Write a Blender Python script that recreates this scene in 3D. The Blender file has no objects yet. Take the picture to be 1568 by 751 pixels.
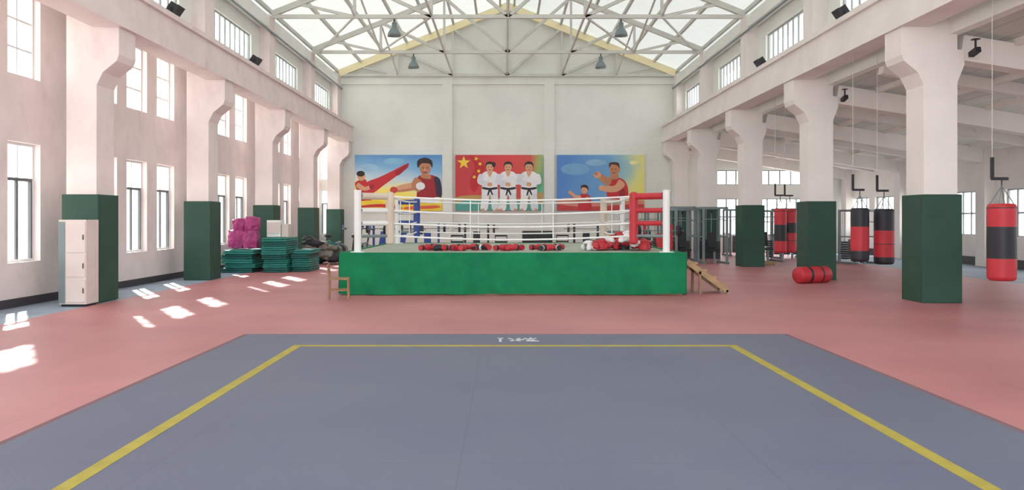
import bpy, math, random
from mathutils import Vector, Matrix, Euler, noise
random.seed(7)
sc=bpy.context.scene
sc.view_settings.view_transform='Standard'
sc.view_settings.look='None'
sc.view_settings.exposure=0.22
sc.view_settings.gamma=1.14

# ---------------------------------------------------------------- materials
def lin(c):
    o=[]
    for v in c:
        v=v/255.0
        o.append(v/12.92 if v<=0.04045 else ((v+0.055)/1.055)**2.4)
    return (o[0],o[1],o[2],1)
def M(name,col,rough=0.7,metal=0.0,var=0.12,vs=2.0,bump=0.0,bs=20.0,col2=None,detail=5,spec=0.3):
    m=bpy.data.materials.new(name); m.use_nodes=True
    nt=m.node_tree; b=nt.nodes['Principled BSDF']
    b.inputs['Roughness'].default_value=rough; b.inputs['Metallic'].default_value=metal
    b.inputs['Specular IOR Level'].default_value=spec
    tc=nt.nodes.new('ShaderNodeTexCoord')
    n=nt.nodes.new('ShaderNodeTexNoise'); n.inputs['Scale'].default_value=vs; n.inputs['Detail'].default_value=detail
    nt.links.new(tc.outputs['Object'],n.inputs['Vector'])
    r=nt.nodes.new('ShaderNodeValToRGB'); r.color_ramp.elements[0].position=0.3; r.color_ramp.elements[1].position=0.7
    c=lin(col)
    c2=lin(col2) if col2 else tuple([x*(1-var*1.6) for x in c[:3]]+[1])
    r.color_ramp.elements[0].color=c2; r.color_ramp.elements[1].color=c
    nt.links.new(n.outputs['Fac'],r.inputs['Fac']); nt.links.new(r.outputs['Color'],b.inputs['Base Color'])
    if bump>0:
        n2=nt.nodes.new('ShaderNodeTexNoise'); n2.inputs['Scale'].default_value=bs; n2.inputs['Detail'].default_value=4
        nt.links.new(tc.outputs['Object'],n2.inputs['Vector'])
        bp=nt.nodes.new('ShaderNodeBump'); bp.inputs['Strength'].default_value=bump; bp.inputs['Distance'].default_value=0.02
        nt.links.new(n2.outputs['Fac'],bp.inputs['Height']); nt.links.new(bp.outputs['Normal'],b.inputs['Normal'])
    return m
def mixmul(nt,src,f,col,bsdf):
    mix=nt.nodes.new('ShaderNodeMix'); mix.data_type='RGBA'; mix.blend_type='MULTIPLY'
    nt.links.new(f,mix.inputs['Factor']); nt.links.new(src,mix.inputs[6]); mix.inputs[7].default_value=col
    nt.links.new(mix.outputs[2],bsdf.inputs['Base Color'])
def grime(m,scale=3.0,amt=(0.72,0.66,0.62,1),lo=0.55,hi=0.8,low_z=None):
    """stained patches on old plaster"""
    nt=m.node_tree; b=nt.nodes['Principled BSDF']; src=b.inputs['Base Color'].links[0].from_socket
    tc=nt.nodes.new('ShaderNodeTexCoord'); mp=nt.nodes.new('ShaderNodeMapping'); mp.inputs['Scale'].default_value=(1,1,0.45)
    nt.links.new(tc.outputs['Object'],mp.inputs[0])
    n=nt.nodes.new('ShaderNodeTexNoise'); n.inputs['Scale'].default_value=scale; n.inputs['Detail'].default_value=8; n.inputs['Roughness'].default_value=0.65
    nt.links.new(mp.outputs[0],n.inputs['Vector'])
    mr=nt.nodes.new('ShaderNodeMapRange'); mr.inputs[1].default_value=lo; mr.inputs[2].default_value=hi
    nt.links.new(n.outputs['Fac'],mr.inputs[0]); mixmul(nt,src,mr.outputs[0],amt,b)
def seams(m,sx,sy,w,dark,ox=0,oy=0,axes=(0,1)):
    nt=m.node_tree; b=nt.nodes['Principled BSDF']
    src=b.inputs['Base Color'].links[0].from_socket
    tc=nt.nodes.new('ShaderNodeTexCoord'); sp=nt.nodes.new('ShaderNodeSeparateXYZ')
    nt.links.new(tc.outputs['Object'],sp.inputs[0])
    outs=[]
    for ax,s,o in ((axes[0],sx,ox),(axes[1],sy,oy)):
        if not s: continue
        a=nt.nodes.new('ShaderNodeMath'); a.operation='ADD'; a.inputs[1].default_value=o+1000*s
        nt.links.new(sp.outputs[ax],a.inputs[0])
        d=nt.nodes.new('ShaderNodeMath'); d.operation='MODULO'; d.inputs[1].default_value=s
        nt.links.new(a.outputs[0],d.inputs[0])
        l=nt.nodes.new('ShaderNodeMath'); l.operation='LESS_THAN'; l.inputs[1].default_value=w
        nt.links.new(d.outputs[0],l.inputs[0]); outs.append(l.outputs[0])
    if len(outs)==2:
        mx=nt.nodes.new('ShaderNodeMath'); mx.operation='MAXIMUM'
        nt.links.new(outs[0],mx.inputs[0]); nt.links.new(outs[1],mx.inputs[1]); f=mx.outputs[0]
    else: f=outs[0]
    mixmul(nt,src,f,(dark,dark,dark,1),b)
def translucent(m,fac,col):
    nt=m.node_tree; b=nt.nodes['Principled BSDF']; out=nt.nodes['Material Output']
    t=nt.nodes.new('ShaderNodeBsdfTranslucent'); t.inputs['Color'].default_value=lin(col)
    mx=nt.nodes.new('ShaderNodeMixShader'); mx.inputs[0].default_value=fac
    nt.links.new(b.outputs[0],mx.inputs[1]); nt.links.new(t.outputs[0],mx.inputs[2]); nt.links.new(mx.outputs[0],out.inputs['Surface'])

m_wall_l=M('plaster_left',(238,222,219),0.9,var=0.08,vs=1.3,bump=0.25,bs=8); grime(m_wall_l,2.2,(0.82,0.76,0.74,1),0.52,0.85)  # pinkish reflected light is put into the base colour; stains are separate
m_wall=M('plaster_white',(238,238,232),0.9,var=0.06,vs=0.7,bump=0.15,bs=8)
m_wallr=M('plaster_right',(238,230,225),0.9,var=0.07,vs=0.9,bump=0.15,bs=8); grime(m_wallr,1.8,(0.86,0.82,0.80,1),0.55,0.9)
m_brick=M('painted_brick',(232,234,226),0.9,var=0.07,vs=0.6); seams(m_brick,0,0.24,0.02,0.95,axes=(0,2)); grime(m_brick,0.9,(0.88,0.89,0.88,1),0.5,0.85)
m_floor=M('pink_rubber_tiles',(186,118,120),0.5,var=0.10,vs=0.45,col2=(162,96,100),spec=0.35,detail=9); seams(m_floor,1.0,1.0,0.015,0.88)
m_strip=M('floor_concrete_bluish',(140,155,172),0.6,var=0.2,vs=2.0)
m_mat=M('carpet_blue_grey',(82,86,110),0.62,var=0.1,vs=0.6,col2=(90,96,114),bump=0.15,bs=50,spec=0.4,detail=8); seams(m_mat,2.0,1.33,0.012,0.84,ox=0.3)
m_matedge=M('carpet_edge_brown',(120,86,92),0.9)
m_yel=M('yellow_line_tape',(168,152,58),0.7,var=0.14,vs=5)
m_paint=M('white_paint_marks',(195,198,204),0.7)
m_pad=M('green_column_padding',(34,70,56),0.6,var=0.15,vs=1.5,bump=0.1,bs=10)
m_skirt=M('green_cloth_skirt',(20,118,74),0.85,var=0.18,vs=2.5,bump=0.35,bs=6,spec=0.12)
m_canvas=M('ring_canvas',(168,176,158),0.85,var=0.12,vs=1)
m_white=M('white_enamel',(234,234,232),0.4,var=0.04)
m_rope=M('white_rope',(238,238,236),0.6,var=0.04)
m_beige=M('beige_pad',(214,196,178),0.6)
m_red=M('red_vinyl',(190,42,52),0.5,var=0.12,vs=4)
m_blue=M('blue_vinyl',(40,64,140),0.45)
m_black=M('black_vinyl',(34,34,40),0.5)
m_dark=M('dark_metal',(48,50,54),0.5,metal=0.3)
m_steel=M('grey_steel',(120,134,136),0.4,metal=0.2)
m_lsteel=M('white_steel',(206,206,198),0.7,var=0.08)
m_cream=M('cream_rafter',(252,238,190),0.6,var=0.03)
m_deck=M('roof_deck',(224,228,226),0.9,var=0.08,vs=0.6); seams(m_deck,0,0.6,0.03,0.85); translucent(m_deck,0.105,(230,236,232))  # translucency added so the deck glows and fills the hall with light
m_deck2=M('aisle_roof_deck',(184,176,168),0.9,var=0.12,vs=0.6); seams(m_deck2,0.5,0,0.04,0.72); translucent(m_deck2,0.02,(230,226,216))
m_frame=M('window_frame_grey',(150,158,160),0.5)
m_framew=M('window_frame_white',(228,230,230),0.5)
m_framed=M('window_frame_dark',(88,92,96),0.5)
m_base=M('baseboard_black',(60,56,60),0.6)
m_teal=M('teal_mat_vinyl',(34,122,112),0.5,var=0.15,vs=3)
m_teald=M('teal_mat_dark',(24,90,86),0.5,var=0.15,vs=3)
m_pink=M('magenta_tarp',(176,58,122),0.5,var=0.25,vs=4,bump=0.6,bs=7)
m_heap=M('grey_heap_cloth',(140,134,122),0.9,var=0.35,vs=5,bump=0.5,bs=10)
m_wood=M('pine_wood',(176,142,102),0.6,var=0.2,vs=6)
m_wood2=M('brown_wood',(156,116,84),0.6,var=0.2,vs=6)
m_cab=M('cabinet_offwhite',(222,206,200),0.5,var=0.08)
m_leaf=M('leaf_green',(190,215,140),0.7,var=0.15,vs=1); translucent(m_leaf,0.5,(215,235,160))
m_bark=M('bark',(215,208,196),0.9)
m_ground=M('outside_ground',(200,200,190),0.9)

# ---------------------------------------------------------------- mesh builder
class MB:
    def __init__(s): s.V=[];s.F=[];s.MI=[];s.S=[];s.mats=[]
    def mi(s,m):
        if m not in s.mats: s.mats.append(m)
        return s.mats.index(m)
    def add(s,v,f,m,sm=False):
        o=len(s.V); s.V+= [tuple(p) for p in v]; k=s.mi(m)
        for q in f: s.F.append([i+o for i in q]); s.MI.append(k); s.S.append(sm)
    def box(s,x0,x1,y0,y1,z0,z1,m):
        v=[(x0,y0,z0),(x1,y0,z0),(x1,y1,z0),(x0,y1,z0),(x0,y0,z1),(x1,y0,z1),(x1,y1,z1),(x0,y1,z1)]
        s.add(v,[(0,3,2,1),(4,5,6,7),(0,1,5,4),(1,2,6,5),(2,3,7,6),(3,0,4,7)],m)
    def basis(s,p,q):
        d=(Vector(q)-Vector(p)); L=d.length; d.normalize()
        up=Vector((0,0,1)) if abs(d.z)<0.95 else Vector((0,1,0))
        a=d.cross(up).normalized(); b=a.cross(d).normalized()
        return a,b
    def bar(s,p,q,w,h,m):
        a,b=s.basis(p,q); p=Vector(p);q=Vector(q);v=[]
        for c in (p,q):
            for (i,j) in ((-1,-1),(1,-1),(1,1),(-1,1)): v.append(c+a*i*w/2+b*j*h/2)
        s.add(v,[(0,1,2,3),(7,6,5,4),(0,4,5,1),(1,5,6,2),(2,6,7,3),(3,7,4,0)],m)
    def cyl(s,p,q,r,m,r2=None,n=12):
        r2=r if r2 is None else r2
        a,b=s.basis(p,q); p=Vector(p);q=Vector(q);v=[]
        for c,rr in ((p,r),(q,r2)):
            for i in range(n):
                t=2*math.pi*i/n; v.append(c+a*math.cos(t)*rr+b*math.sin(t)*rr)
        s.add(v,[(i,(i+1)%n,n+(i+1)%n,n+i) for i in range(n)],m,True)
        s.add(v[:n],[tuple(range(n))[::-1]],m); s.add(v[n:],[tuple(range(n))],m)
    def tube(s,pts,r,m,n=8):
        for i in range(len(pts)-1): s.cyl(pts[i],pts[i+1],r,m,n=n)
    def ell(s,c,r,m,rot=(0,0,0),n=12,amp=0,fr=3,seed=0,sq=1.0):
        R=Euler(rot).to_matrix(); v=[];f=[];nr=max(6,n//2+2)
        pw=lambda u: math.copysign(abs(u)**sq,u)
        for j in range(nr+1):
            ph=math.pi*j/nr
            for i in range(n):
                t=2*math.pi*i/n
                p=Vector((math.sin(ph)*math.cos(t),math.sin(ph)*math.sin(t),math.cos(ph)))
                k=1+amp*noise.noise(p*fr+Vector((seed,seed*2,0)))
                q=Vector((pw(math.sin(ph))*pw(math.cos(t)),pw(math.sin(ph))*pw(math.sin(t)),pw(math.cos(ph)))) if sq!=1 else p
                v.append(Vector(c)+R@Vector((q.x*r[0]*k,q.y*r[1]*k,q.z*r[2]*k)))
        for j in range(nr):
            for i in range(n): f.append((j*n+i,(j+1)*n+i,(j+1)*n+(i+1)%n,j*n+(i+1)%n))
        s.add(v,f,m,True)
    def lathe(s,c,prof,m,n=20,rot=None):
        v=[];f=[];R=rot or Matrix.Identity(3)
        for (r,z) in prof:
            for i in range(n):
                t=2*math.pi*i/n; v.append(Vector(c)+R@Vector((r*math.cos(t),r*math.sin(t),z)))
        for j in range(len(prof)-1):
            for i in range(n): f.append((j*n+i,j*n+(i+1)%n,(j+1)*n+(i+1)%n,(j+1)*n+i))
        s.add(v,f,m,True)
    def prismY(s,poly,y0,y1,m):
        n=len(poly); v=[(x,y0,z) for x,z in poly]+[(x,y1,z) for x,z in poly]
        s.add(v,[tuple(range(n)),tuple(range(2*n-1,n-1,-1))]+[(i,n+i,n+(i+1)%n,(i+1)%n) for i in range(n)],m)
    def build(s,name,bevel=0,origin=True,solid=False):
        me=bpy.data.meshes.new(name); 
        if origin and s.V:
            xs=[v[0] for v in s.V];ys=[v[1] for v in s.V];zs=[v[2] for v in s.V]
            o=((min(xs)+max(xs))/2,(min(ys)+max(ys))/2,min(zs))
        else: o=(0,0,0)
        me.from_pydata([(v[0]-o[0],v[1]-o[1],v[2]-o[2]) for v in s.V],[],s.F)
        for m in s.mats: me.materials.append(m)
        me.polygons.foreach_set('material_index',s.MI); me.polygons.foreach_set('use_smooth',s.S)
        me.update(); ob=bpy.data.objects.new(name,me); ob.location=o
        sc.collection.objects.link(ob)
        if bevel:
            b=ob.modifiers.new('bevel','BEVEL'); b.width=bevel; b.segments=2; b.limit_method='ANGLE'; b.angle_limit=math.radians(50)
        return ob

def wall_grid(mb,axis,t0,t1,a0,a1,z0,z1,ops,m):
    A=sorted(set([a0,a1]+[o[0] for o in ops]+[o[1] for o in ops])); A=[a for a in A if a0<=a<=a1]
    for i in range(len(A)-1):
        lo,hi=A[i],A[i+1]; mid=(lo+hi)/2
        cov=sorted([(o[2],o[3]) for o in ops if o[0]<=mid<=o[1]]); z=z0
        spans=[]
        for c in cov:
            if c[0]>z: spans.append((z,c[0]))
            z=c[1]
        if z<z1: spans.append((z,z1))
        for (p,q) in spans:
            if axis=='X': mb.box(t0,t1,lo,hi,p,q,m)
            else: mb.box(lo,hi,t0,t1,p,q,m)
WN=[0]
def window(axis,t,a0,a1,z0,z1,style):
    WN[0]+=1; mb=MB(); d=0.03
    def b(u0,u1,w0,w1,m,dd=d):
        if axis=='X': mb.box(t-dd,t+dd,u0,u1,w0,w1,m)
        else: mb.box(u0,u1,t-dd,t+dd,w0,w1,m)
    e=0.05
    if style=='low': fo,fi=m_framew,m_frame
    elif style=='up': fo,fi=m_framew,m_framew
    else: fo,fi=m_frame,m_frame
    b(a0,a0+e,z0,z1,fo); b(a1-e,a1,z0,z1,fo); b(a0+e,a1-e,z0,z0+e,fo); b(a0+e,a1-e,z1-e,z1,fo)
    mid=(a0+a1)/2
    if style=='low':
        zt=z0+(z1-z0)*0.68
        b(a0+e,a1-e,zt,zt+0.06,m_framed)
        b(a0+e,a0+e+0.05,z0+e,zt,m_framed); b(a1-e-0.05,a1-e,z0+e,zt,m_framed)
        b(mid-0.03,mid+0.03,z0+e,zt,m_framed,0.02)
        b(mid-0.015,mid+0.015,zt+0.06,z1-e,m_framew,0.02)
    elif style=='up':
        for k in (1,2): 
            zz=z0+(z1-z0)*k/3; b(a0+e,a1-e,zz-0.02,zz+0.02,fi,0.02)
        b(mid-0.02,mid+0.02,z0+e,z1-e,fi,0.015)
    else:
        n=max(2,int((a1-a0)/0.45))
        for k in range(1,n):
            x=a0+(a1-a0)*k/n; b(x-0.035,x+0.035,z0+e,z1-e,fi,0.02)
        if z1-z0>1.2:
            b(a0+e,a1-e,(z0+z1)/2-0.03,(z0+z1)/2+0.03,fi,0.015)
    return mb.build('window_%d'%WN[0])

XL=-9.2; XR=17.0; YB=40.0; YF=-6.0
# ---------------------------------------------------------------- floor
mb=MB()
mb.box(-7.9,13.2,YF,YB,-0.1,0.0,m_floor); mb.box(XL,-7.9,YF,YB,-0.1,-0.005,m_strip); mb.box(13.2,XR,YF,YB,-0.1,-0.005,m_strip)
mb.build('floor',origin=False)
mb=MB(); mb.box(-60,XL-0.3,-30,80,-0.4,-0.3,m_ground); mb.box(XR+0.3,70,-30,80,-0.4,-0.3,m_ground); mb.box(XL-0.3,XR+0.3,YB+0.4,80,-0.4,-0.3,m_ground); mb.box(XL-0.3,XR+0.3,-40,YF,-0.4,-0.3,m_ground)
mb.build('ground_outside',origin=False)

# mat
mb=MB()
mx0,mx1,my1,my0=-3.60,3.91,11.3,-4.0
mb.box(mx0,mx1,my0,my1,0.0,0.035,m_mat)
mb.box(mx0-0.07,mx0,my0,my1+0.05,0.0,0.03,m_matedge); mb.box(mx1,mx1+0.07,my0,my1+0.05,0.0,0.03,m_matedge); mb.box(mx0,mx1,my1,my1+0.05,0,0.03,m_matedge)
mb.box(-2.70,-2.59,my0,10.32,0.035,0.038,m_yel); mb.box(2.85,2.96,my0,10.32,0.035,0.038,m_yel); mb.box(-2.59,2.85,10.21,10.32,0.035,0.038,m_yel)
z0,z1=0.036,0.039
for (ax,ay,bx,by) in [(-0.10,10.9,-0.02,10.9),(-0.06,10.9,-0.06,10.6),(0.05,10.9,0.2,10.65),(0.2,10.9,0.08,10.65),(0.1,10.78,0.26,10.78),(0.26,10.9,0.4,10.68),(0.42,10.9,0.3,10.68),(0.28,10.66,0.45,10.66),(0.35,10.95,0.35,10.8)]:
    mb.bar((ax,ay,z0+.001),(bx,by,z0+.001),0.035,0.004,m_paint)
mb.build('competition_mat',origin=False)

# ---------------------------------------------------------------- left wall
lows=[(2.9,4.0),(6,7.1),(7.6,8.7),(9.3,10.4),(12,13.1),(13.45,14.5),(14.9,15.95),(18.0,19.1),(19.6,20.7),(21.3,22.4),(24.0,25.1),(25.75,26.9),(27.5,28.7),(30.0,31.1),(31.8,32.9),(33.5,34.6),(36.0,37.2),(37.8,39.2)]
ops=[]
for (a,b) in lows: ops+= [(a,b,0.83,3.12),(a,b,4.38,6.03)]
mb=MB(); wall_grid(mb,'X',XL-0.3,XL,YF,YB+0.3,-0.1,6.7,ops,m_wall_l)
mb.box(XL-0.3,-8.55,YF,YB+0.3,6.7,6.8,m_wall)
mb.build('wall_left',origin=False)
for (a,b) in lows:
    window('X',XL-0.16,a,b,0.83,3.12,'low'); window('X',XL-0.16,a,b,4.38,6.03,'up')
mb=MB(); mb.box(XL,XL+0.03,YF,YB,0,0.16,m_base); mb.build('baseboard_left',origin=False)

# clerestory walls
colY=[-2.2,3.8,9.8,15.8,21.8,27.8,33.8]
cops=[(y+1.1,y+5.2,6.95,7.85) for y in colY]
mb=MB(); wall_grid(mb,'X',-8.7,-8.5,YF,YB,6.8,9.0,cops,m_wall)
mb.build('wall_clerestory_left',origin=False)
mb=MB(); wall_grid(mb,'X',8.75,8.98,YF,YB,5.3,9.0,cops,m_wall)
mb.build('wall_clerestory_right',origin=False)
for (a,b,c,d) in cops:
    window('X',-8.6,a,b,c,d,'bars'); window('X',8.86,a,b,c,d,'bars')

# right outer wall
rops=[];rl=[]
y=-4.0
while y<38:
    rl.append((y,y+2.6)); y+=3.2
for (a,b) in rl: rops.append((a,b,1.05,2.68))
mb=MB(); wall_grid(mb,'X',XR,XR+0.3,YF,YB+0.3,-0.1,4.1,rops,m_wallr); mb.build('wall_right',origin=False)
for (a,b) in rl: window('X',XR+0.14,a,b,1.05,2.68,'bars')
mb=MB(); mb.box(XR-0.03,XR,YF,YB,0,0.3,m_base); mb.build('baseboard_right',origin=False)

# back wall
bops=[(9.6,12.0,0.85,2.68),(12.6,15.0,0.85,2.68),(9.6,12.0,3.35,4.1),(12.6,14.8,3.35,4.1)]
mb=MB()
wall_grid(mb,'Y',YB,YB+0.3,-8.5,8.75,-0.1,9.0,[],m_brick)
wall_grid(mb,'Y',YB,YB+0.3,8.75,XR,-0.1,4.1,bops,m_wall)
mb.prismY([(8.75,4.1),(XR,4.1),(8.75,5.6)],YB+0.25,YB+0.3,m_wall)
wall_grid(mb,'Y',YB,YB+0.3,XL,-8.5,-0.1,6.7,[(-9.15,-8.55,0.9,3.1),(-9.15,-8.55,3.6,6.0)],m_wall)
mb.prismY([(-8.5,9.0),(8.75,9.0),(0.12,12.5)],YB,YB+0.3,m_brick)
for x in (-2.85,2.2): mb.box(x-0.25,x+0.25,YB-0.15,YB,0,8.7,m_brick)
mb.box(-8.5,8.75,YB-0.1,YB,8.35,8.7,m_brick)
mb.build('wall_back',origin=False)
window('Y',YB+0.15,-9.15,-8.55,0.9,3.1,'low'); window('Y',YB+0.15,-9.15,-8.55,3.6,6.0,'up')
for (a,b,c,d) in bops: window('Y',YB+0.15,a,b,c,d,'bars')

# ---------------------------------------------------------------- columns
def column(name,ys,inner,sgn):
    mb=MB(); w=0.6 if sgn<0 else 0.66
    i0=inner+sgn*0.06; out=i0+sgn*w
    y0,y1=ys+0.06,ys+0.78
    tip=i0-sgn*0.44
    poly=[(out,0),(i0,0),(i0,4.3),(i0-sgn*0.12,4.55),(i0-sgn*0.40,4.78),(tip,4.9),(tip,5.45),(i0+sgn*0.1,5.45),(i0+sgn*0.1,8.75),(out,8.75)]
    if sgn>0: poly+= [(out,5.0),(out+0.14,5.0),(out+0.14,4.7),(out,4.35)]
    mb.prismY(poly,y0,y1,m_wall_l if sgn<0 else m_wallr)
    p0,p1=min(inner,out+sgn*0.06),max(inner,out+sgn*0.06)
    a0,a1=min(i0,out),max(i0,out)
    mb.box(p0,p1,ys,y0,0.0,2.14,m_pad); mb.box(p0,p1,y1,ys+0.84,0.0,2.14,m_pad)
    mb.box(p0,a0,y0,y1,0.0,2.14,m_pad); mb.box(a1,p1,y0,y1,0.0,2.14,m_pad)
    return mb.build(name,bevel=0.012)
for i,y in enumerate(colY+[39.15]):
    column('padded_column',y,-7.98,-1)
    column('padded_column',y,8.20,1)

# crane beams
mb=MB(); mb.box(-8.14,-7.52,YF,YB,5.45,5.75,m_wall_l); mb.box(-8.10,-7.58,YF,YB,5.75,6.2,m_wall_l); mb.box(-8.14,-7.5,YF,YB,6.2,6.32,m_wall_l)
mb.build('crane_beam',origin=False)
mb=MB(); mb.box(7.76,8.36,YF,YB,5.45,5.75,m_wallr); mb.box(7.83,8.3,YF,YB,5.75,6.2,m_wallr); mb.box(7.74,8.36,YF,YB,6.2,6.32,m_wallr)
mb.build('crane_beam',origin=False)
mb=MB()
for x in (-8.3,8.55):
    mb.box(x-0.16,x+0.16,YF,YB,8.3,8.62,m_wall); mb.cyl((x*0.975,YF,8.15),(x*0.975,YB,8.15),0.04,m_steel,n=8)
mb.build('trim_eaves',origin=False)

# ---------------------------------------------------------------- roof
CX=0.12
def zr(x): return 12.45-0.40*abs(x-CX)
mb=MB()
for s in (-1,1):
    xe=CX+s*10.2  # overhang added beyond the walls, out of view, to keep sun off the clerestory
    v=[(CX,YF,zr(CX)),(xe,YF,zr(xe)),(xe,YB+.6,zr(xe)),(CX,YB+.6,zr(CX))]
    mb.add(v,[(0,1,2,3)],m_deck)
mb.build('ceiling',origin=False)
mb=MB()
for s in (-1,1):
    for k in range(0,8):
        x=CX+s*(0.35+k*1.15); mb.bar((x,YF,zr(x)-0.08),(x,YB,zr(x)-0.08),0.1,0.14,m_lsteel)
mb.build('roof_purlins',origin=False)
ZB=8.78
def truss(y,top,t=0.12):
    mb=MB(); XE=8.3; rh=0.2 if top is m_lsteel else 0.32
    for s in (-1,1):
        mb.bar((CX,y,zr(CX)-0.26),(CX+s*XE,y,zr(CX+XE)-0.26),0.14,rh,top)
    mb.bar((CX-XE,y,ZB),(CX+XE,y,ZB),t,0.13,m_lsteel)
    mb.bar((CX,y,ZB),(CX,y,zr(CX)-0.26),t,t,m_lsteel)
    for s in (-1,1):
        for x in (2.7,5.4):
            mb.bar((CX+s*x,y,ZB),(CX+s*x,y,zr(CX+x)-0.26),t*0.8,t*0.8,m_lsteel)
        mb.bar((CX,y,ZB),(CX+s*2.7,y,zr(CX+2.7)-0.26),t,t,m_lsteel)
        mb.bar((CX+s*2.7,y,ZB),(CX+s*5.4,y,zr(CX+5.4)-0.26),t,t,m_lsteel)
        mb.bar((CX+s*5.4,y,ZB),(CX+s*7.4,y,zr(CX+7.4)-0.26),t*.8,t*.8,m_lsteel)
    return mb.build('roof_truss')
TY=[-1.7,4.3,10.3,16.3,22.3,28.3,34.3,39.8]
for y in TY: truss(y,m_cream if y>39 else m_lsteel)
mb=MB()
for i in range(len(TY)-1):
    a,b=TY[i],TY[i+1]
    for s in (-1,1):
        mb.bar((CX+s*2.7,a,ZB+0.05),(CX+s*2.7,b,ZB+0.05),0.07,0.07,m_lsteel)
        if i%2==1:
            mb.bar((CX+s*2.7,a,ZB),(CX+s*5.4,b,ZB+0.02),0.06,0.06,m_lsteel)
            mb.bar((CX+s*5.4,a,ZB),(CX+s*8.0,b,ZB+0.02),0.06,0.06,m_lsteel)
        mb.bar((CX+s*5.4,a,zr(CX+5.4)-0.3),(CX+s*5.4,b,ZB),0.06,0.06,m_lsteel)
    mb.bar((CX,a,ZB),(CX,b,zr(CX)-0.4),0.06,0.06,m_lsteel); mb.bar((CX,b,ZB),(CX,a,zr(CX)-0.4),0.06,0.06,m_lsteel)
mb.build('roof_bracing',origin=False)

# aisle roof
def za(x): return 5.5-0.16*(x-8.7)
mb=MB()
mb.add([(8.96,YF,za(8.96)),(XR+.6,YF,za(XR+.6)),(XR+.6,YB+.3,za(XR+.6)),(8.96,YB+.3,za(8.96))],[(0,1,2,3)],m_deck2)
mb.build('ceiling_aisle',origin=False)
mb=MB()
for y in colY+[39.15]:
    yy=y+0.42
    mb.bar((9.1,yy,za(9.1)-0.36),(XR,yy,za(XR)-0.36),0.4,0.5,m_wallr)
    mb.bar((8.98,yy+3,za(8.96)-0.2),(XR,yy+3,za(XR)-0.2),0.25,0.28,m_wallr)
for k in range(5):
    x=10.2+k*1.5; mb.bar((x,YF,za(x)-0.08),(x,YB,za(x)-0.08),0.12,0.14,m_wallr)
mb.build('aisle_roof_beams',origin=False)
mb=MB()
for y in colY+[39.15]:
    mb.box(XR-0.35,XR,y+.15,y+.7,0,4.1,m_wallr)
mb.build('trim_pilasters_right',origin=False)

# ---------------------------------------------------------------- boxing ring
rx0,rx1,ry0,ry1,rz=-3.60,3.94,17.5,25.0,0.91
mb=MB()
mb.box(rx0+0.06,rx1-0.06,ry0+0.06,ry1-0.06,0.0,rz-0.03,m_wood)
mb.box(rx0+0.02,rx1-0.02,ry0+0.02,ry1-0.02,rz-0.03,rz,m_canvas)
def skirt(p,q,nrm):
    p=Vector(p);q=Vector(q);nrm=Vector(nrm);n=260;rows=10;v=[];f=[]
    L=(q-p).length
    for j in range(rows+1):
        h=j/rows
        for i in range(n+1):
            u=i/n*L
            w=noise.noise(Vector((u*1.3+h*0.9,p.x+h*0.5,p.y)))*0.9+noise.noise(Vector((u*5+h*1.2,9+h*0.8,p.y)))*0.6
            edge=min(1,min(i,n-i)/6)
            d=0.012+ (1-h)*(0.06+0.10*w)*edge
            sag=(0.06*noise.noise(Vector((u*0.9,3,p.y))) if j==0 else 0)
            c=p+(q-p)*(i/n)+nrm*max(0.005,d); v.append((c.x,c.y,0.012+(rz+0.0)*h+ (abs(sag) if j==0 else 0)))
    for j in range(rows):
        for i in range(n): f.append((j*(n+1)+i,j*(n+1)+i+1,(j+1)*(n+1)+i+1,(j+1)*(n+1)+i))
    mb.add(v,f,m_skirt,True)
skirt((rx0,ry0,0),(rx1,ry0,0),(0,-1,0)); skirt((rx1,ry0,0),(rx1,ry1,0),(1,0,0)); skirt((rx1,ry1,0),(rx0,ry1,0),(0,1,0)); skirt((rx0,ry1,0),(rx0,ry0,0),(-1,0,0))
mb.box(rx0-0.01,rx1+0.01,ry0-0.012,ry0+0.12,rz,rz+0.012,m_skirt); mb.box(rx0-0.01,rx1+0.01,ry1-0.12,ry1+0.012,rz,rz+0.012,m_skirt)
mb.box(rx0-0.012,rx0+0.12,ry0+.12,ry1-.12,rz,rz+0.012,m_skirt); mb.box(rx1-0.12,rx1+0.012,ry0+.12,ry1-.12,rz,rz+0.012,m_skirt)
posts=[(-3.27,17.9,-2.63,18.45,m_beige,m_white),(3.59,17.9,2.95,18.45,m_red,m_red),(-3.27,24.6,-2.63,24.05,m_blue,m_blue),(3.59,24.6,2.95,24.05,m_beige,m_white)]
RH=[1.27,1.56,1.85,2.17]
for (px,py,cx,cy,mp,mt) in posts:
    mb.cyl((px,py,rz),(px,py,2.27),0.078,m_white,n=20); mb.cyl((px,py,2.27),(px,py,2.3),0.085,m_white,n=20); mb.cyl((px,py,rz),(px,py,rz+0.02),0.16,m_white,n=20)
    a=Vector((cx-px,cy-py,0)).normalized(); 
    for k in range(4):
        z=RH[k]
        mb.cyl((px,py,z),(cx,cy,z),0.035,m_steel,n=8)
        if k==0: continue
        p=Vector((px,py,z))+a*0.1; q=Vector((cx,cy,z))-a*0.05
        mb.cyl(p,q,0.055 if k<3 else 0.075,mt if k!=3 or mt is not m_white else mp,n=12)
    mb.cyl((cx,cy,1.12),(cx,cy,2.22),0.10,mp,n=16); mb.ell((cx,cy,2.22),(0.1,0.1,0.06),mp,n=16); mb.ell((cx,cy,1.12),(0.1,0.1,0.05),mp,n=16)
cs=[(-2.63,18.45),(2.95,18.45),(2.95,24.05),(-2.63,24.05)]
for k in range(4):
    for i in range(4):
        a=cs[i];b=cs[(i+1)%4]; pts=[]
        for t in range(13):
            u=t/12; pts.append((a[0]+(b[0]-a[0])*u,a[1]+(b[1]-a[1])*u,RH[k]-(0.05 if i else 0.09)*math.sin(math.pi*u)))
        mb.tube(pts,0.02,m_rope,n=8)
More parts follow.
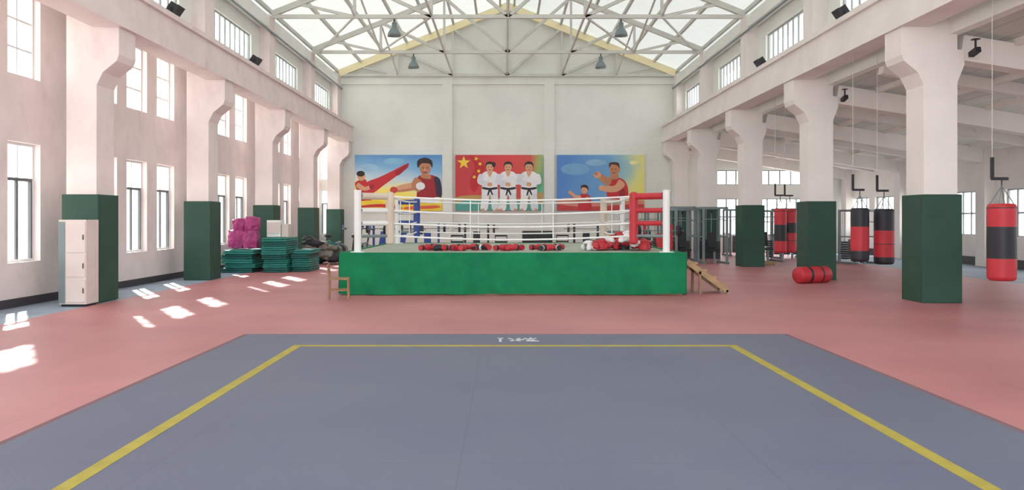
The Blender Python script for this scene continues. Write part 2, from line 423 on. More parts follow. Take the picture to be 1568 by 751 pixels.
for i in range(4):
    a=cs[i];b=cs[(i+1)%4]
    for u in (0.33,0.67):
        x=a[0]+(b[0]-a[0])*u;y=a[1]+(b[1]-a[1])*u; mb.cyl((x,y,RH[0]-.06),(x,y,RH[3]-.06),0.012,m_rope,n=6)
mb.build('boxing_ring')

def glove(mb,x,y,z,a,m,roll=0.0,s=1.0):
    R=Euler((roll,0,a)).to_matrix()
    def P(v): return Vector((x,y,z))+R@(Vector(v)*s)
    e=(roll,0,a)
    mb.ell(P((0.05,0,0.085)),(0.125*s,0.082*s,0.075*s),m,e,n=14,amp=0.12,seed=x)
    mb.ell(P((0.12,0,0.06)),(0.07*s,0.075*s,0.058*s),m,e,n=12)
    mb.ell(P((0.03,0.085,0.07)),(0.078*s,0.032*s,0.036*s),m,(0,0,a+0.25),n=10)
    mb.cyl(P((-0.04,0,0.08)),P((-0.2,0,0.075)),0.056*s,m,0.064*s,n=14)
    mb.cyl(P((-0.12,0,0.078)),P((-0.17,0,0.077)),0.066*s,m_black if m is m_red else m_white,0.067*s,n=14)
def headguard(mb,x,y,z,a,m):
    R=Euler((0,0,a)).to_matrix()
    v=[];f=[];n=16;rows=6
    for j in range(rows+1):
        h=j/rows; r=0.125*math.sqrt(max(0.12,1-(h*0.97)**3))
        for i in range(n):
            t=0.5+(2*math.pi-1.0)*i/(n-1); v.append(Vector((x,y,z))+R@Vector((r*1.1*math.cos(t),r*math.sin(t),0.01+0.22*h)))
    for j in range(rows):
        for i in range(n-1): f.append((j*n+i,j*n+i+1,(j+1)*n+i+1,(j+1)*n+i))
    mb.add(v,f,m,True)
    mb.ell((x,y,z+0.2),(0.11,0.1,0.04),m,n=12)
    for s in (-1,1): mb.ell(Vector((x,y,z))+R@Vector((0.06,s*0.115,0.07)),(0.06,0.03,0.065),m,(0,0,a),n=10)
    mb.ell(Vector((x,y,z))+R@Vector((0.12,0,0.18)),(0.035,0.08,0.03),m,(0,0,a),n=10)
groups=[(-1.8,0.2,2),(-1.3,0.75,6),(-0.6,0.5,4),(0.1,0.5,4),(1.05,0.65,6)]
for gi,(gx,w,n) in enumerate(groups):
    mb=MB()
    for k in range(n):
        x=gx-w/2+w*(k+0.5)/n; y=18.85+random.uniform(-0.15,0.45)
        glove(mb,x,y,rz+0.0,random.uniform(0,6.28),m_black if (k%3==1) else m_red)
    mb.build('boxing_gloves')
mb=MB()
for k in range(56):
    x=random.uniform(1.95,3.45); c=max(0,1-abs(x-2.85)/0.9)
    y=random.uniform(18.75,19.9); z=rz+max(0,random.uniform(-0.02,0.27)*c)
    m=random.choice([m_red,m_red,m_red,m_black,m_red,m_white,m_black])
    if k%3: glove(mb,x,y,z,random.uniform(0,6.28),m)
    else: headguard(mb,x,y,z,random.uniform(0,6.28),m)
mb.build('boxing_gear_pile')

# wooden steps
mb=MB()
for y in (17.75,18.45):
    mb.bar((3.98+0.03,y,0.72),(4.92,y,0.06),0.05,0.12,m_wood)
for k in range(4):
    t=(k+0.6)/4.3; x=4.01+0.91*t; z=0.72-0.66*t+0.05
    mb.box(x-0.11,x+0.11,17.72,18.48,z-0.015,z+0.02,m_wood)
mb.bar((4.3,17.75,0.0),(4.3,17.75,0.5),0.05,0.05,m_wood2); mb.bar((4.3,18.45,0.0),(4.3,18.45,0.5),0.05,0.05,m_wood2)
mb.bar((4.9,17.75,0.0),(4.9,17.75,0.09),0.05,0.05,m_wood); mb.bar((4.9,18.45,0.0),(4.9,18.45,0.09),0.05,0.05,m_wood)
mb.build('wooden_steps')
def chair(x,y,a,seat=0.40,back=0.70,w=0.4,m=m_wood,name='wooden_chair',ms=None):
    mb=MB(); R=Euler((0,0,a)).to_matrix(); ms=ms or m
    def P(u,v,z): return tuple(Vector((x,y,0))+R@Vector((u,v,z)))
    h=w/2-0.02
    for u in (-h,h):
        for v in (-h,h):
            mb.bar(P(u*1.05,v,0),P(u,v,seat),0.03,0.03,m)
            if u<0: mb.bar(P(u,v,seat),P(u-0.03,v,back),0.03,0.03,m)
    mb.bar(P(-w/2,0,seat+0.015),P(w/2,0,seat+0.015),w,0.03,ms)
    for z in (seat*0.45,): 
        for v in (-h,h): mb.bar(P(-h,v,z),P(h,v,z),0.02,0.025,m)
        mb.bar(P(h,-h,z),P(h,h,z),0.02,0.025,m)
    for z in (back-0.03,(seat+back)/2+0.02): mb.bar(P(-h-0.02,-h,z),P(-h-0.02,h,z),0.02,0.06,ms)
    return mb.build(name,bevel=0.004)
chair(-3.92+0.47,16.75,0.15,seat=0.40,back=0.72,w=0.42,m=m_wood2)

# ---------------------------------------------------------------- cabinet
mb=MB(); x0,x1,y0,y1=-8.42,-7.9,15.2,15.66
mb.box(x0,x1,y0,y1,0.04,1.64,m_cab); mb.box(x0+0.03,x1-0.03,y0+0.03,y1-0.03,0,0.04,m_black)
for (a,b) in ((0.08,0.52),(0.56,0.98),(1.02,1.60)):
    mb.box(x0+0.14,x1-0.015,y0-0.018,y0,a,b,m_cab); mb.box(x1-0.06,x1-0.04,y0-0.035,y0-0.018,(a+b)/2-0.05,(a+b)/2+0.05,m_dark)
mb.box(x0,x0+0.12,y0-0.016,y0,0.06,1.6,m_steel)
mb.build('filing_cabinet',bevel=0.006)

# ---------------------------------------------------------------- mat stacks
def stack(x0,x1,y0,y1,n,t):
    mb=MB(); z=0
    for k in range(n):
        dx=random.uniform(-0.06,0.06); dy=random.uniform(-0.06,0.06); m=m_teal if k%3 else m_teald
        mb.box(x0+dx,x1+dx,y0+dy,y1+dy,z+0.004,z+t*0.46,m); mb.box(x0+dx+0.015,x1+dx-0.01,y0+dy+.01,y1+dy,z+t*0.5,z+t*0.96,m)
        z+=t
    return mb.build('folded_gym_mats',bevel=0.02)
stack(-8.72,-7.75,24.8,26.3,5,0.14); stack(-7.52,-6.75,24.9,26.4,8,0.135); stack(-6.66,-6.1,25.2,26.6,5,0.14)
mb=MB()
def pillow(x,y,z,w,d,h,tilt,seed):
    n=18; v=[];f=[]
    R=Euler((0,tilt,0.08*seed)).to_matrix()
    for fa in range(6):
        o=len(v)
        for i in range(n+1):
            for j in range(n+1):
                a=i/n*2-1;b=j/n*2-1
                p={0:(a,b,1),1:(b,a,-1),2:(1,a,b),3:(-1,b,a),4:(b,1,a),5:(a,-1,b)}[fa]
                P=Vector(p); l=P.length; P=P*0.72+P/l*0.36
                P*=1+0.10*noise.noise(P*2.2+Vector((seed*3,0,0)))+0.05*noise.noise(P*6+Vector((seed,5,0)))
                v.append(Vector((x,y,z))+R@Vector((P.x*w/2,P.y*d/2,P.z*h/2)))
        for i in range(n):
            for j in range(n):
                f.append((o+i*(n+1)+j,o+(i+1)*(n+1)+j,o+(i+1)*(n+1)+j+1,o+i*(n+1)+j+1))
    mb.add(v,f,m_pink,True)
pillow(-8.42,25.4,1.03,0.46,0.7,0.56,0.03,1); pillow(-7.98,25.35,1.02,0.44,0.7,0.55,-0.05,2)
pillow(-8.36,25.45,1.46,0.42,0.6,0.40,-0.12,3); pillow(-7.97,25.42,1.49,0.44,0.6,0.46,0.10,4)
mb.build('magenta_cushions')
mb=MB(); mb.box(-7.48,-7.05,25.3,25.8,1.09,1.62,m_white); mb.box(-7.03,-6.82,25.35,25.75,1.09,1.5,m_cab); mb.box(-7.46,-7.07,25.28,25.3,1.2,1.55,m_cab)
mb.build('storage_boxes',bevel=0.02)
mb=MB()
for i in range(26):
    x=random.uniform(-7.8,-6.1); h=0.95*(1-abs((x+7.2)/1.6)**1.5); y=random.uniform(29.2,30.3)
    z=random.uniform(0.2,max(0.22,h)); mb.ell((x,y,z),(random.uniform(.2,.4),.3,random.uniform(.12,.2)),random.choice([m_heap,m_heap,m_heap,m_teald,m_dark]),(random.uniform(-.3,.3),random.uniform(-.3,.3),0),n=18,amp=0.5,fr=2.5,seed=i)
mb.build('heap_of_nets_and_cloth')

# ---------------------------------------------------------------- gym equipment
def bike(x,y,a):
    mb=MB(); R=Euler((0,0,a)).to_matrix()
    def P(u,v,z): return tuple(Vector((x,y,0))+R@Vector((u,v,z)))
    mb.bar(P(-0.55,-0.25,0.04),P(-0.55,0.25,0.04),0.06,0.06,m_dark); mb.bar(P(0.55,-0.25,0.04),P(0.55,0.25,0.04),0.06,0.06,m_dark)
    mb.bar(P(-0.55,0,0.07),P(0.55,0,0.07),0.06,0.06,m_steel)
    n=24
    ring=[P(0.35+0.25*math.cos(2*math.pi*i/n),0,0.4+0.25*math.sin(2*math.pi*i/n)) for i in range(n+1)]
    mb.tube(ring,0.03,m_steel); mb.cyl(P(0.35,-0.02,0.4),P(0.35,0.02,0.4),0.2,m_dark,n=20)
    mb.bar(P(-0.35,0,0.07),P(-0.15,0,0.95),0.06,0.06,m_dark); mb.bar(P(0.3,0,0.6),P(0.42,0,1.25),0.06,0.06,m_dark)
    mb.bar(P(-0.2,0,0.6),P(0.35,0,0.75),0.07,0.07,m_steel); mb.cyl(P(-0.02,-0.05,0.35),P(-0.02,0.05,0.35),0.11,m_dark)
    mb.ell(P(-0.17,0,0.98),(0.15,0.1,0.05),m_black,(0,0,a)); 
    mb.tube([P(0.55,-0.25,1.28),P(0.42,-0.25,1.25),P(0.42,0.25,1.25),P(0.55,0.25,1.28)],0.022,m_black); mb.bar(P(0.43,-0.1,1.36),P(0.43,0.1,1.36),0.03,0.15,m_blue)
    mb.tube([P(0,0.05,.35),P(0.1,0.07,.2),P(0.1,.17,.2)],0.015,m_steel);mb.tube([P(0,-0.05,.35),P(-0.1,-0.07,.5),P(-0.1,-.17,.5)],0.015,m_steel)
    return mb.build('exercise_bike')
bike(-6.9,32.2,0.3); bike(-6.2,33.6,1.2); bike(-5.6,31.0,0.5)
def bench(x,y,a,mp):
    mb=MB(); R=Euler((0,0,a)).to_matrix()
    def P(u,v,z): return tuple(Vector((x,y,0))+R@Vector((u,v,z)))
    mb.bar(P(-0.6,0,0.45),P(0.2,0,0.45),0.3,0.09,mp); mb.bar(P(0.22,0,0.48),P(0.62,0,1.1),0.3,0.09,mp)
    mb.bar(P(-0.6,0,0.37),P(0.3,0,0.37),0.06,0.06,m_steel)
    for u in (-0.55,0.5): mb.bar(P(u,-0.25,0.03),P(u,0.25,0.03),0.06,0.06,m_steel); mb.bar(P(u,0,0.03),P(u,0,0.4 if u<0 else 0.85),0.06,0.06,m_steel)
    for v in (-0.5,0.5):
        mb.bar(P(0.75,v,0),P(0.75,v,1.45),0.09,0.09,mp); mb.bar(P(0.75,v,1.15),P(0.63,v,1.2),0.04,0.05,m_steel); mb.bar(P(0.4,v,0.03),P(1.0,v,0.03),0.06,0.06,m_steel)
    mb.bar(P(0.75,-0.5,0.3),P(0.75,0.5,0.3),0.06,0.06,m_steel); mb.bar(P(0.5,0,0.06),P(0.75,0,0.3),0.05,0.05,m_steel)
    mb.cyl(P(0.67,-0.95,1.24),P(0.67,0.95,1.24),0.016,m_steel)
    for v in (-0.72,-0.77,0.72,0.77): mb.cyl(P(0.67,v-0.02,1.24),P(0.67,v+0.02,1.24),0.2,m_black,n=20)
    return mb.build('weight_bench')
for (x,y,a,m) in [(-5.3,34.5,1.5,m_blue),(-3.3,34.5,1.7,m_blue),(-4.2,31.8,1.4,m_blue),(-1.2,34.2,1.6,m_black),(3.4,33.5,1.5,m_black),(5.6,28.2,1.7,m_red)]:
    bench(x,y,a,m)
def station(x,y,a,h=2.1,mp=m_black,w=1.1):
    mb=MB(); R=Euler((0,0,a)).to_matrix()
    def P(u,v,z): return tuple(Vector((x,y,0))+R@Vector((u,v,z)))
    t=0.08
    for u in (-w/2,w/2):
        for v in (-0.4,0.4): mb.bar(P(u,v,0),P(u,v,h),t,t,m_steel)
        mb.bar(P(u,-0.4,h-.03),P(u,0.4,h-.03),t,t,m_steel); mb.bar(P(u,-0.55,.03),P(u,0.55,.03),t,t,m_steel)
        mb.bar(P(u,-0.4,1.0),P(u,.4,1.0),t*.6,t*.6,m_steel)
        for k in range(8): mb.box(*(lambda c:(c[0]-0.1,c[0]+0.1,c[1]-0.09,c[1]+0.09,0.15+k*0.085,0.15+k*0.085+0.07))(P(u*0.72,0.3,0)),m_dark)
        mb.cyl(P(u*.72,0.3,0.8),P(u*.72,0.3,h-0.1),0.012,m_steel,n=6)
    for v in (-0.4,0.4): mb.bar(P(-w/2,v,h-.03),P(w/2,v,h-.03),t,t,m_steel)
    for k in range(10): mb.box(*(lambda c:(c[0]-0.16,c[0]+0.16,c[1]-0.09,c[1]+0.09,0.15+k*0.075,0.15+k*0.075+0.065))(P(0,0.3,0)),m_dark)
    for u in (-0.1,0.1): mb.cyl(P(u,0.3,0.05),P(u,0.3,h-.05),0.015,m_steel,n=8)
    mb.cyl(P(0,0.3,0.9),P(0,0.3,h-0.1),0.008,m_dark,n=6)
    mb.cyl(P(-0.02,0.0,h-0.15),P(0.02,0.0,h-0.15),0.07,m_black); mb.cyl(P(0,-0.3,h-0.1),P(0,-0.3,h-.45),0.008,m_dark,n=6)
    mb.tube([P(-0.5,-0.3,h-.55),P(-0.35,-0.3,h-.45),P(0.35,-0.3,h-.45),P(0.5,-0.3,h-.55)],0.016,m_steel)
    mb.bar(P(0,-0.45,0.5),P(0,-0.1,0.5),0.3,0.08,mp); mb.bar(P(0,-0.05,0.6),P(0,0.05,1.15),0.28,0.07,mp); mb.bar(P(0,-.3,0),P(0,-.3,.46),.07,.07,m_steel)
    return mb.build('cable_weight_machine')
station(6.75,30.6,0.25,2.05,m_black,0.9); station(7.75,30.2,0.1,2.1,m_black,0.9); station(7.0,32.4,0.0,2.15)
station(5.7,35.5,0.0,2.1); station(6.6,37.2,0.0,2.1); station(10.1,31.4,0.2,2.0); station(12.0,34,0.1,2.1); station(10.6,36.5,0.1,2.1)
station(13.2,30,0.3,2.0)
mb=MB(); x,y=0.75,34.0
mb.box(x,x+1.3,y,y+0.8,0.12,0.45,m_black); mb.box(x,x+1.3,y+0.62,y+0.85,0.45,1.15,m_black); mb.box(x-0.18,x,y,y+0.85,0.1,0.65,m_black); mb.box(x+1.3,x+1.48,y,y+0.85,0.1,0.65,m_black)
for u in (x-0.1,x+1.36):
    for v in (y+.08,y+.74): mb.box(u,u+.06,v,v+.06,0,.12,m_dark)
mb.build('black_sofa',bevel=0.05)
for (x,y,a) in [(-0.1,31,1.4),(2.2,31.5,1.7),(1.4,30.6,1.5),(4.6,31,1.6),(-1.8,31,1.5)]:
    chair(x,y,a,0.48,1.05,0.5,m_dark,'office_chair',m_black)

# ---------------------------------------------------------------- punching bags
def bag(x,y,top,L,r,bands,cable=5.44):
    mb=MB(); n=24
    b0=top-L; z=b0
    mb.lathe((x,y,b0),[(0.0,0),(r*0.8,0.0),(r*0.97,0.03),(r,0.07)],bands[0][1],n)
    z=b0+0.07; H=L-0.14
    for (fr,m) in bands:
        mb.lathe((x,y,z),[(r,0),(r*1.012,H*fr*0.5),(r,H*fr)],m,n); z+=H*fr
        mb.lathe((x,y,z),[(r+0.004,-0.008),(r+0.004,0.008)],m_dark,n)
    mb.lathe((x,y,top-0.07),[(r,0),(r*0.97,0.045),(r*0.85,0.07),(0,0.07)],bands[-1][1],n)
    for i in range(4):
        t=math.pi/4+i*math.pi/2; mb.cyl((x+r*0.8*math.cos(t),y+r*0.8*math.sin(t),top),(x,y,top+0.3),0.009,m_steel,n=6)
    mb.cyl((x,y,top+0.3),(x,y,top+0.42),0.012,m_dark,n=6)
    zb=top+0.42
    mb.bar((x-0.17,y,zb),(x+0.1,y,zb),0.05,0.05,m_black); mb.bar((x-0.16,y,zb),(x-0.16,y,zb+0.36),0.045,0.045,m_black)
    mb.cyl((x-0.16,y,zb+0.36),(x-0.16,y,cable),0.006,m_lsteel,n=6)
    return mb.build('punching_bag')
bag(8.33,13.5,1.91,1.29,0.22,[(0.27,m_red),(0.45,m_black),(0.28,m_red)])
bag(8.76,18.6,1.89,1.28,0.22,[(0.08,m_black),(0.27,m_red),(0.28,m_red),(0.37,m_black)],5.44)
bag(8.20,18.6,1.91,1.24,0.20,[(0.16,m_black),(0.52,m_red),(0.32,m_black)])
bag(8.52,24.9,1.97,1.36,0.19,[(0.25,m_red),(0.40,m_black),(0.35,m_red)],5.44)
bag(8.92,25.2,1.97,1.36,0.20,[(0.25,m_red),(0.20,m_red),(0.25,m_black),(0.30,m_red)],5.3)
mb=MB(); r=0.215
def LP(pr,m): mb.lathe(c,pr,m,24,R)
R=Matrix.Rotation(math.radians(205),3,'Z')@Matrix.Rotation(math.radians(90),3,'Y')
c=Vector((8.42,21.05,r))
LP([(0,0),(r*.85,0),(r,0.05),(r,0.28)],m_red); LP([(r,0.28),(r*1.01,0.34)],m_black); LP([(r*1.01,0.34),(r*1.01,0.66)],m_red); LP([(r*1.01,0.66),(r,0.74)],m_black); LP([(r,0.74),(r,0.98),(r*.85,1.03),(0,1.03)],m_red)
mb.build('fallen_punching_bag')
mb=MB(); mb.box(8.5,9.7,28.9,29.6,0.0,0.05,m_wood); mb.box(8.7,9.8,29.0,29.5,0.05,0.1,m_wood); mb.box(8.6,9.5,29.05,29.4,0.10,0.14,m_wood); mb.build('wooden_planks',bevel=0.01)

# ---------------------------------------------------------------- lamps
def highbay(x,y,z):
    mb=MB()
    mb.lathe((x,y,z),[(0.0,0.02),(0.16,0.0),(0.24,0.0),(0.22,0.1),(0.14,0.24),(0.09,0.30),(0.09,0.46),(0.05,0.5),(0,0.5)],m_steel,20)
    mb.cyl((x,y,z+0.5),(x,y,ZB+0.02 if z+.5<ZB else z+0.6),0.025,m_dark)
    mb.bar((x-0.22,y,z-0.02),(x-0.05,y,z-0.02),0.02,0.02,m_dark)
    return mb.build('high_bay_lamp')
for y in (16.4,22.4,28.4,34.4):
    highbay(-3.9,y,8.12); highbay(4.1,y,8.12)
def flood(x,y,z,s,name='floodlight'):
    mb=MB()
    R=Matrix.Rotation(math.radians(-35*s),3,'Y')
    def P(v): return Vector((x,y,z))+R@Vector(v)
    def tb(x0,x1,y0,y1,z0,z1,m):
        v=[P(p) for p in [(x0,y0,z0),(x1,y0,z0),(x1,y1,z0),(x0,y1,z0),(x0,y0,z1),(x1,y0,z1),(x1,y1,z1),(x0,y1,z1)]]
        mb.add(v,[(0,3,2,1),(4,5,6,7),(0,1,5,4),(1,2,6,5),(2,3,7,6),(3,0,4,7)],m)
    tb(-0.09,0.09,-0.15,0.15,-0.1,0.12,m_black); tb(-0.14 if s>0 else 0.09, -0.09 if s>0 else 0.14,-0.17,0.17,-0.12,0.14,m_dark)
    mb.bar((x,y-0.19,z),(x,y-0.19,z-0.16),0.03,0.03,m_black); mb.bar((x,y+0.19,z),(x,y+0.19,z-0.16),0.03,0.03,m_black); mb.bar((x,y-0.19,z-0.16),(x,y+0.19,z-0.16),0.05,0.03,m_black)
    mb.cyl((x,y,z-0.195),(x,y,z-0.16),0.03,m_black)
    return mb.build(name)
for y in (18.6,24.6): flood(-7.64,y,6.52,-1)
for y in (18.9,24.9): flood(7.92,y,6.52,1)
def smallcam(x,y,z):
    mb=MB(); mb.bar((x,y-0.1,z),(x,y+0.16,z-0.06),0.1,0.1,m_black); mb.cyl((x,y,z),(x,y,z+0.2),0.02,m_black); mb.box(x-.06,x+.06,y-.06,y+.06,z+.2,z+.22,m_black)
    return mb.build('wall_spotlight')
for y in (15.6,21.6): smallcam(9.12,y,5.05-0.12)

# ---------------------------------------------------------------- posters
def cr(pts,closed=True,k=5):
    n=len(pts);o=[]
    for i in range(n):
        p0,p1,p2,p3=[Vector(pts[(i+j)%n]) for j in (-1,0,1,2)]
        for t in range(k):
            u=t/k; o.append(0.5*((2*p1)+(-p0+p2)*u+(2*p0-5*p1+4*p2-p3)*u*u+(-p0+3*p1-3*p2+p3)*u**3))
    return [(v.x,v.y) for v in o]
def circ(cx,cy,rx,ry=None,n=18,a=0):
    ry=ry or rx
    return [(cx+rx*math.cos(t)*math.cos(a)-ry*math.sin(t)*math.sin(a),cy+rx*math.cos(t)*math.sin(a)+ry*math.sin(t)*math.cos(a)) for t in [2*math.pi*i/n for i in range(n)]]
def star(cx,cy,r,a=0): return [(cx+(r if i%2==0 else r*0.4)*math.sin(a+i*math.pi/5),cy-(r if i%2==0 else r*0.4)*math.cos(a+i*math.pi/5)) for i in range(10)]
def limb(pts,ws):
    L=[];Rr=[];n=len(pts)
    for i in range(n):
        a=Vector(pts[max(0,i-1)]);b=Vector(pts[min(n-1,i+1)]); d=(b-a).normalized(); nn=Vector((-d.y,d.x)); p=Vector(pts[i])
        L.append(tuple(p+nn*ws[i]));Rr.append(tuple(p-nn*ws[i]))
    return cr(L+Rr[::-1],k=4)
_pc={}
def pm(c):
    if c not in _pc: _pc[c]=M('print_%d_%d_%d'%c,c,0.5,var=0.08,vs=3)
    return _pc[c]
def postermat(name,stops,axis,nz=0.25,scale=2.5):
    m=bpy.data.materials.new(name); m.use_nodes=True; nt=m.node_tree; b=nt.nodes['Principled BSDF']; b.inputs['Roughness'].default_value=0.5
    tc=nt.nodes.new('ShaderNodeTexCoord'); sp=nt.nodes.new('ShaderNodeSeparateXYZ'); nt.links.new(tc.outputs['Generated'],sp.inputs[0])
    n=nt.nodes.new('ShaderNodeTexNoise'); n.inputs['Scale'].default_value=scale; n.inputs['Detail'].default_value=3; nt.links.new(tc.outputs['Generated'],n.inputs['Vector'])
    def mth(op,a,bv):
        x=nt.nodes.new('ShaderNodeMath'); x.operation=op
        for i,s in enumerate((a,bv)):
            if isinstance(s,(int,float)): x.inputs[i].default_value=s
            else: nt.links.new(s,x.inputs[i])
        return x.outputs[0]
    t=mth('ADD',mth('MULTIPLY',sp.outputs[0],axis[0]),mth('MULTIPLY',sp.outputs[2],axis[1]))
    t=mth('ADD',t,mth('MULTIPLY',mth('SUBTRACT',n.outputs['Fac'],0.5),nz))
    r=nt.nodes.new('ShaderNodeValToRGB'); e=r.color_ramp.elements
    e[0].position=stops[0][0]; e[0].color=lin(stops[0][1]); e[1].position=stops[-1][0]; e[1].color=lin(stops[-1][1])
    for p,c in stops[1:-1]:
        q=e.new(p); q.color=lin(c)
    nt.links.new(t,r.inputs['Fac']); nt.links.new(r.outputs['Color'],b.inputs['Base Color']); return m
SK=(222,160,122);SK2=(192,124,90);HR=(38,26,24);RD=(200,38,46);RD2=(156,26,38);WH=(240,240,242);YE=(244,208,50);GR=(52,140,84);BK=(24,24,30)
def poster(name,x0,x1,z0,z1,bg,shapes,yy=39.84):
    mb=MB(); W=134.0;H=86.0
    mb.box(x0,x1,yy,YB-0.001,z0,z1,bg)
    off=0.001
    for (poly,c) in shapes:
        n=len(poly); v=[(x0+(x1-x0)*min(W,max(0,p[0]))/W, yy-off, z1-(z1-z0)*min(H,max(0,p[1]))/H) for p in poly]
        mb.add(v,[tuple(range(n))],pm(c)); off+=0.0008
    return mb.build(name)
bg1=postermat('poster_sky_a',[(0.0,(236,60,40)),(0.12,(250,214,30)),(0.36,(250,230,110)),(0.5,(196,218,226)),(0.7,(116,174,218)),(1,(60,124,196))],(0.12,0.85))
s1=[ (circ(22,20,14,6),(150,196,228)),(circ(60,10,16,5),(130,186,224)),
 (limb([(20,52),(42,40),(62,28),(80,17)],[9,7,5,3]),RD),
 (limb([(64,29),(74,22),(82,14)],[3.5,3,1.5]),RD2),
 (limb([(8,40),(12,52),(16,66),(18,86)],[8,9,9,8]),RD),
 (limb([(4,46),(14,52),(24,50)],[3.5,3,2.5]),SK),(circ(26,49,4),RD2),
 (circ(10,33,6,7),SK),(circ(9,29,6.5,4.5),HR),
 (limb([(112,44),(88,50),(64,54)],[7,5,3.5]),SK2),(limb([(110,40),(90,46),(66,51)],[5,4,3]),SK),(circ(60,54,6,5),(200,60,50)),
 (cr([(97,34),(112,30),(128,36),(132,52),(128,70),(98,70),(96,52)]),RD2),(cr([(122,34),(131,38),(134,60),(128,70),(124,50)]),(40,30,60)),
 (limb([(98,38),(92,48),(100,54)],[6,5,4]),SK2),(circ(101,48,7,6),WH),
 (limb([(110,30),(109,36)],[6,7]),SK2),(circ(108,20,8.5,11),SK2),
 (cr([(97,20),(96,10),(103,5),(112,5),(119,10),(119,20),(115,14),(104,13),(100,16)]),HR),
 (circ(105,20,1.4,.7),HR),(circ(111.5,20,1.4,.7),HR),(limb([(105,26.5),(108,27.5),(111,26.5)],[.7,.9,.7]),(130,50,45)),
 (limb([(108,21),(107,24)],[.6,1]),SK),
 (limb([(96,68),(112,71),(130,68)],[3,4,3]),WH),
 (cr([(0,74),(30,70),(60,76),(96,73),(134,78),(134,86),(0,86)]),YE),
 (limb([(6,80),(40,78),(70,82)],[1.2,2.5,1.5]),RD),(limb([(80,82),(126,80)],[2,2]),(230,90,60))]
poster('poster_boxing',-7.42,-3.11,2.07,4.84,bg1,s1)
bg2=postermat('poster_flag',[(0.0,(190,26,36)),(0.45,(216,44,44)),(0.70,(205,60,46)),(0.80,(150,170,90)),(0.9,(60,160,100)),(1.0,(90,190,150))],(0.95,-0.12),0.35,2.0)
s2=[(cr([(0,66),(40,62),(90,68),(134,58),(134,86),(0,86)]),(190,150,80)),(cr([(0,74),(50,68),(134,74),(134,86),(0,86)]),(80,160,146)),
 (cr([(20,0),(44,14),(40,40),(28,58),(22,40),(30,18)]),(190,24,34)),
 (star(13,12,10.5),YE),(star(32,6,3.5,.3),YE),(star(38,14,3.5,.6),YE),(star(36,25,3.5),YE),(star(29,34,3.5,.4),YE)]
for i,cx in enumerate((53,81,113)):
    s2+= [ (limb([(cx-5,48),(cx-7,66),(cx-9,84)],[6.5,5.5,5]),WH),(limb([(cx+5,48),(cx+7,66),(cx+9,84)],[6.5,5.5,5]),(226,230,236)),
     (limb([(cx-9,84),(cx-12,86)],[2.5,2]),SK),(limb([(cx+9,84),(cx+12,86)],[2.5,2]),SK),
     (cr([(cx-12,30),(cx,25),(cx+12,30),(cx+11,52),(cx+12,58),(cx,60),(cx-12,58),(cx-11,52)]),WH),
     (limb([(cx-12,31),(cx-15,41),(cx-2,45)],[4.5,4.5,3.5]),(222,224,232)),(limb([(cx+12,31),(cx+15,41),(cx,42)],[4.5,4.5,3.5]),WH),
     (limb([(cx-3,45),(cx+3,46)],[2.5,2.5]),SK),(limb([(cx-1,26),(cx,33)],[1,1]),BK),
     (cr([(cx-4,25),(cx,34),(cx+4,25)]),SK),(limb([(cx-11,51),(cx,52.5),(cx+11,51)],[1.5,1.7,1.5]),BK),(limb([(cx,52),(cx-3,62)],[1.2,1]),BK),(limb([(cx,52),(cx+4,61)],[1.2,1]),BK),
     (circ(cx,19,5.6,7),SK),(cr([(cx-6.5,20),(cx-6,13),(cx,10),(cx+6,13),(cx+6.5,20),(cx+4,15),(cx-4,15)]),HR),(circ(cx-2.2,19,.9,.6),HR),(circ(cx+2.2,19,.9,.6),HR),(limb([(cx-2,23),(cx+2,23)],[.5,.5]),(170,70,60))]
    if i==0: s2+=[(circ(cx+6,15,3,4),HR)]
poster('poster_taekwondo',-2.45,1.87,2.07,4.84,bg2,s2)
bg3=postermat('poster_sky_b',[(0.0,(60,120,196)),(0.45,(96,154,206)),(0.66,(146,190,192)),(0.8,(222,220,130)),(1.0,(246,224,80))],(0.95,-0.12),0.3)
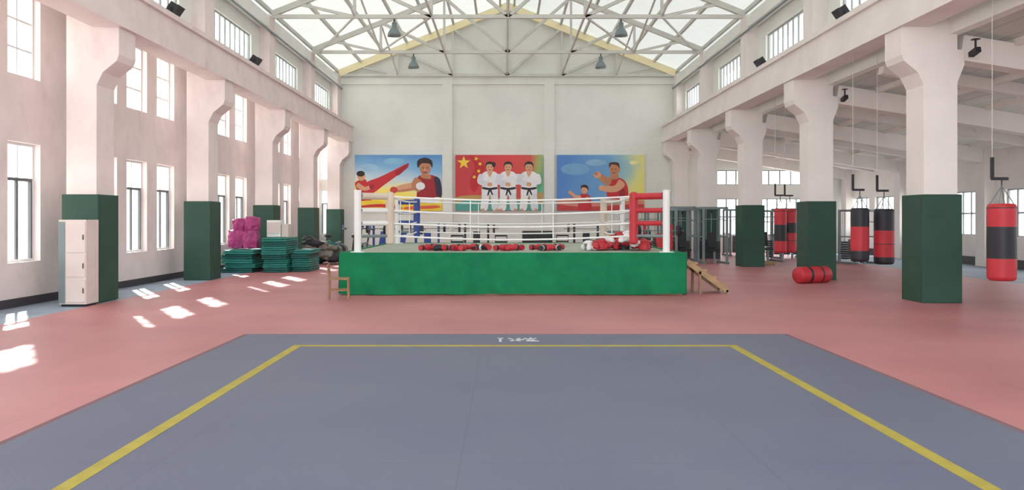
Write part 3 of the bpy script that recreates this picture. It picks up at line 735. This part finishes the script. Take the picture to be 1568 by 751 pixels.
s3=[(circ(28,22,22,9),(110,164,210)),(circ(60,12,16,5),(130,178,214)),
 (cr([(0,70),(30,66),(60,74),(134,70),(134,86),(0,86)]),(216,130,110)),(cr([(0,76),(40,80),(134,76),(134,86),(0,86)]),(196,60,60)),
 (circ(118,12,7,3),(250,240,170)),
 (cr([(78,40),(88,35),(102,38),(109,52),(106,68),(80,68),(76,54)]),RD),(limb([(96,60),(104,60)],[8,6]),RD2),
 (limb([(82,42),(72,38),(66,32)],[6,5,4]),SK2),(circ(62,31,6,5),SK),(circ(60,29,3,2.5),SK2),
 (limb([(100,42),(90,52),(72,52)],[6,5,4]),SK),(circ(69,51,5,4.5),SK),
 (limb([(88,30),(88,37)],[5,6]),SK2),(circ(88,22,7.5,10),SK2),(cr([(80.5,20),(80,13),(87,11),(95,13),(96,22),(93,17),(84,15)]),(70,44,34)),
 (circ(85,22,1.2,.7),HR),(circ(90,22,1.2,.7),HR),(limb([(85,27.5),(89,28)],[.5,.7]),(130,60,50)),(circ(95.5,23,1.6,2.3),SK2),
 (cr([(34,64),(41,60),(50,63),(53,76),(51,86),(34,86)]),RD),(limb([(36,66),(28,64),(22,59)],[3,2.6,2]),SK),(circ(20,58,2.8),SK),(limb([(48,66),(40,72),(30,69)],[3,2.6,2]),SK2),
 (circ(42,54,5,6),SK),(cr([(37,53),(37,48),(42,46),(47,48),(48,55),(45,51),(39,50)]),HR)]
poster('poster_martial_arts',2.58,6.90,2.07,4.84,bg3,s3)

# ---------------------------------------------------------------- trees outside left
for ti,ty in enumerate((8,15,22,29,36,43,50)):
    mb=MB(); tx=-16.5-random.uniform(0,2)
    mb.cyl((tx,ty,-0.3),(tx+0.3,ty,5),0.24,m_bark,0.16); mb.cyl((tx+0.3,ty,5),(tx,ty+0.4,10),0.16,m_bark,0.06)
    for k in range(6):
        a=random.uniform(0,6.28); mb.cyl((tx+.2,ty,4+k),(tx+2*math.cos(a),ty+2*math.sin(a),6+k),0.05,m_bark,0.02,n=6)
    for k in range(800):
        a=random.uniform(0,6.28);r=3.2*math.sqrt(random.random()); z=random.uniform(2.5,14)
        c=Vector((tx+r*math.cos(a)*0.8,ty+r*math.sin(a),z)); 
        if noise.noise(c*0.45)<0.0: continue
        R=Euler((random.uniform(0,6),random.uniform(0,6),random.uniform(0,6))).to_matrix(); s=random.uniform(0.12,0.24)
        mb.add([c+R@Vector(v) for v in ((-s,0,0),(0,-s*.5,0),(s,0,0),(0,s*.5,0))],[(0,1,2,3)],m_leaf)
    mb.build('tree')

# ---------------------------------------------------------------- light
w=bpy.data.worlds.new('World'); sc.world=w; w.use_nodes=True
bg=w.node_tree.nodes['Background']; bg.inputs['Color'].default_value=(0.95,0.98,1.0,1); bg.inputs['Strength'].default_value=4.5
s=bpy.data.lights.new('sun','SUN'); s.energy=14; s.angle=math.radians(1.2); s.color=(1,0.97,0.92)
so=bpy.data.objects.new('sun',s); sc.collection.objects.link(so)
so.rotation_euler=Vector((3.5,-5.8,-5.2)).to_track_quat('-Z','Y').to_euler()

# ---------------------------------------------------------------- camera
cam=bpy.data.cameras.new('camera'); co=bpy.data.objects.new('camera',cam); sc.collection.objects.link(co)
co.location=(0,0,1.65); co.rotation_euler=(math.pi/2,0,0)
cam.sensor_width=36; cam.lens=36*1233/1568; cam.shift_x=11/1568; cam.shift_y=-39.5/1568; cam.clip_end=300
sc.camera=co
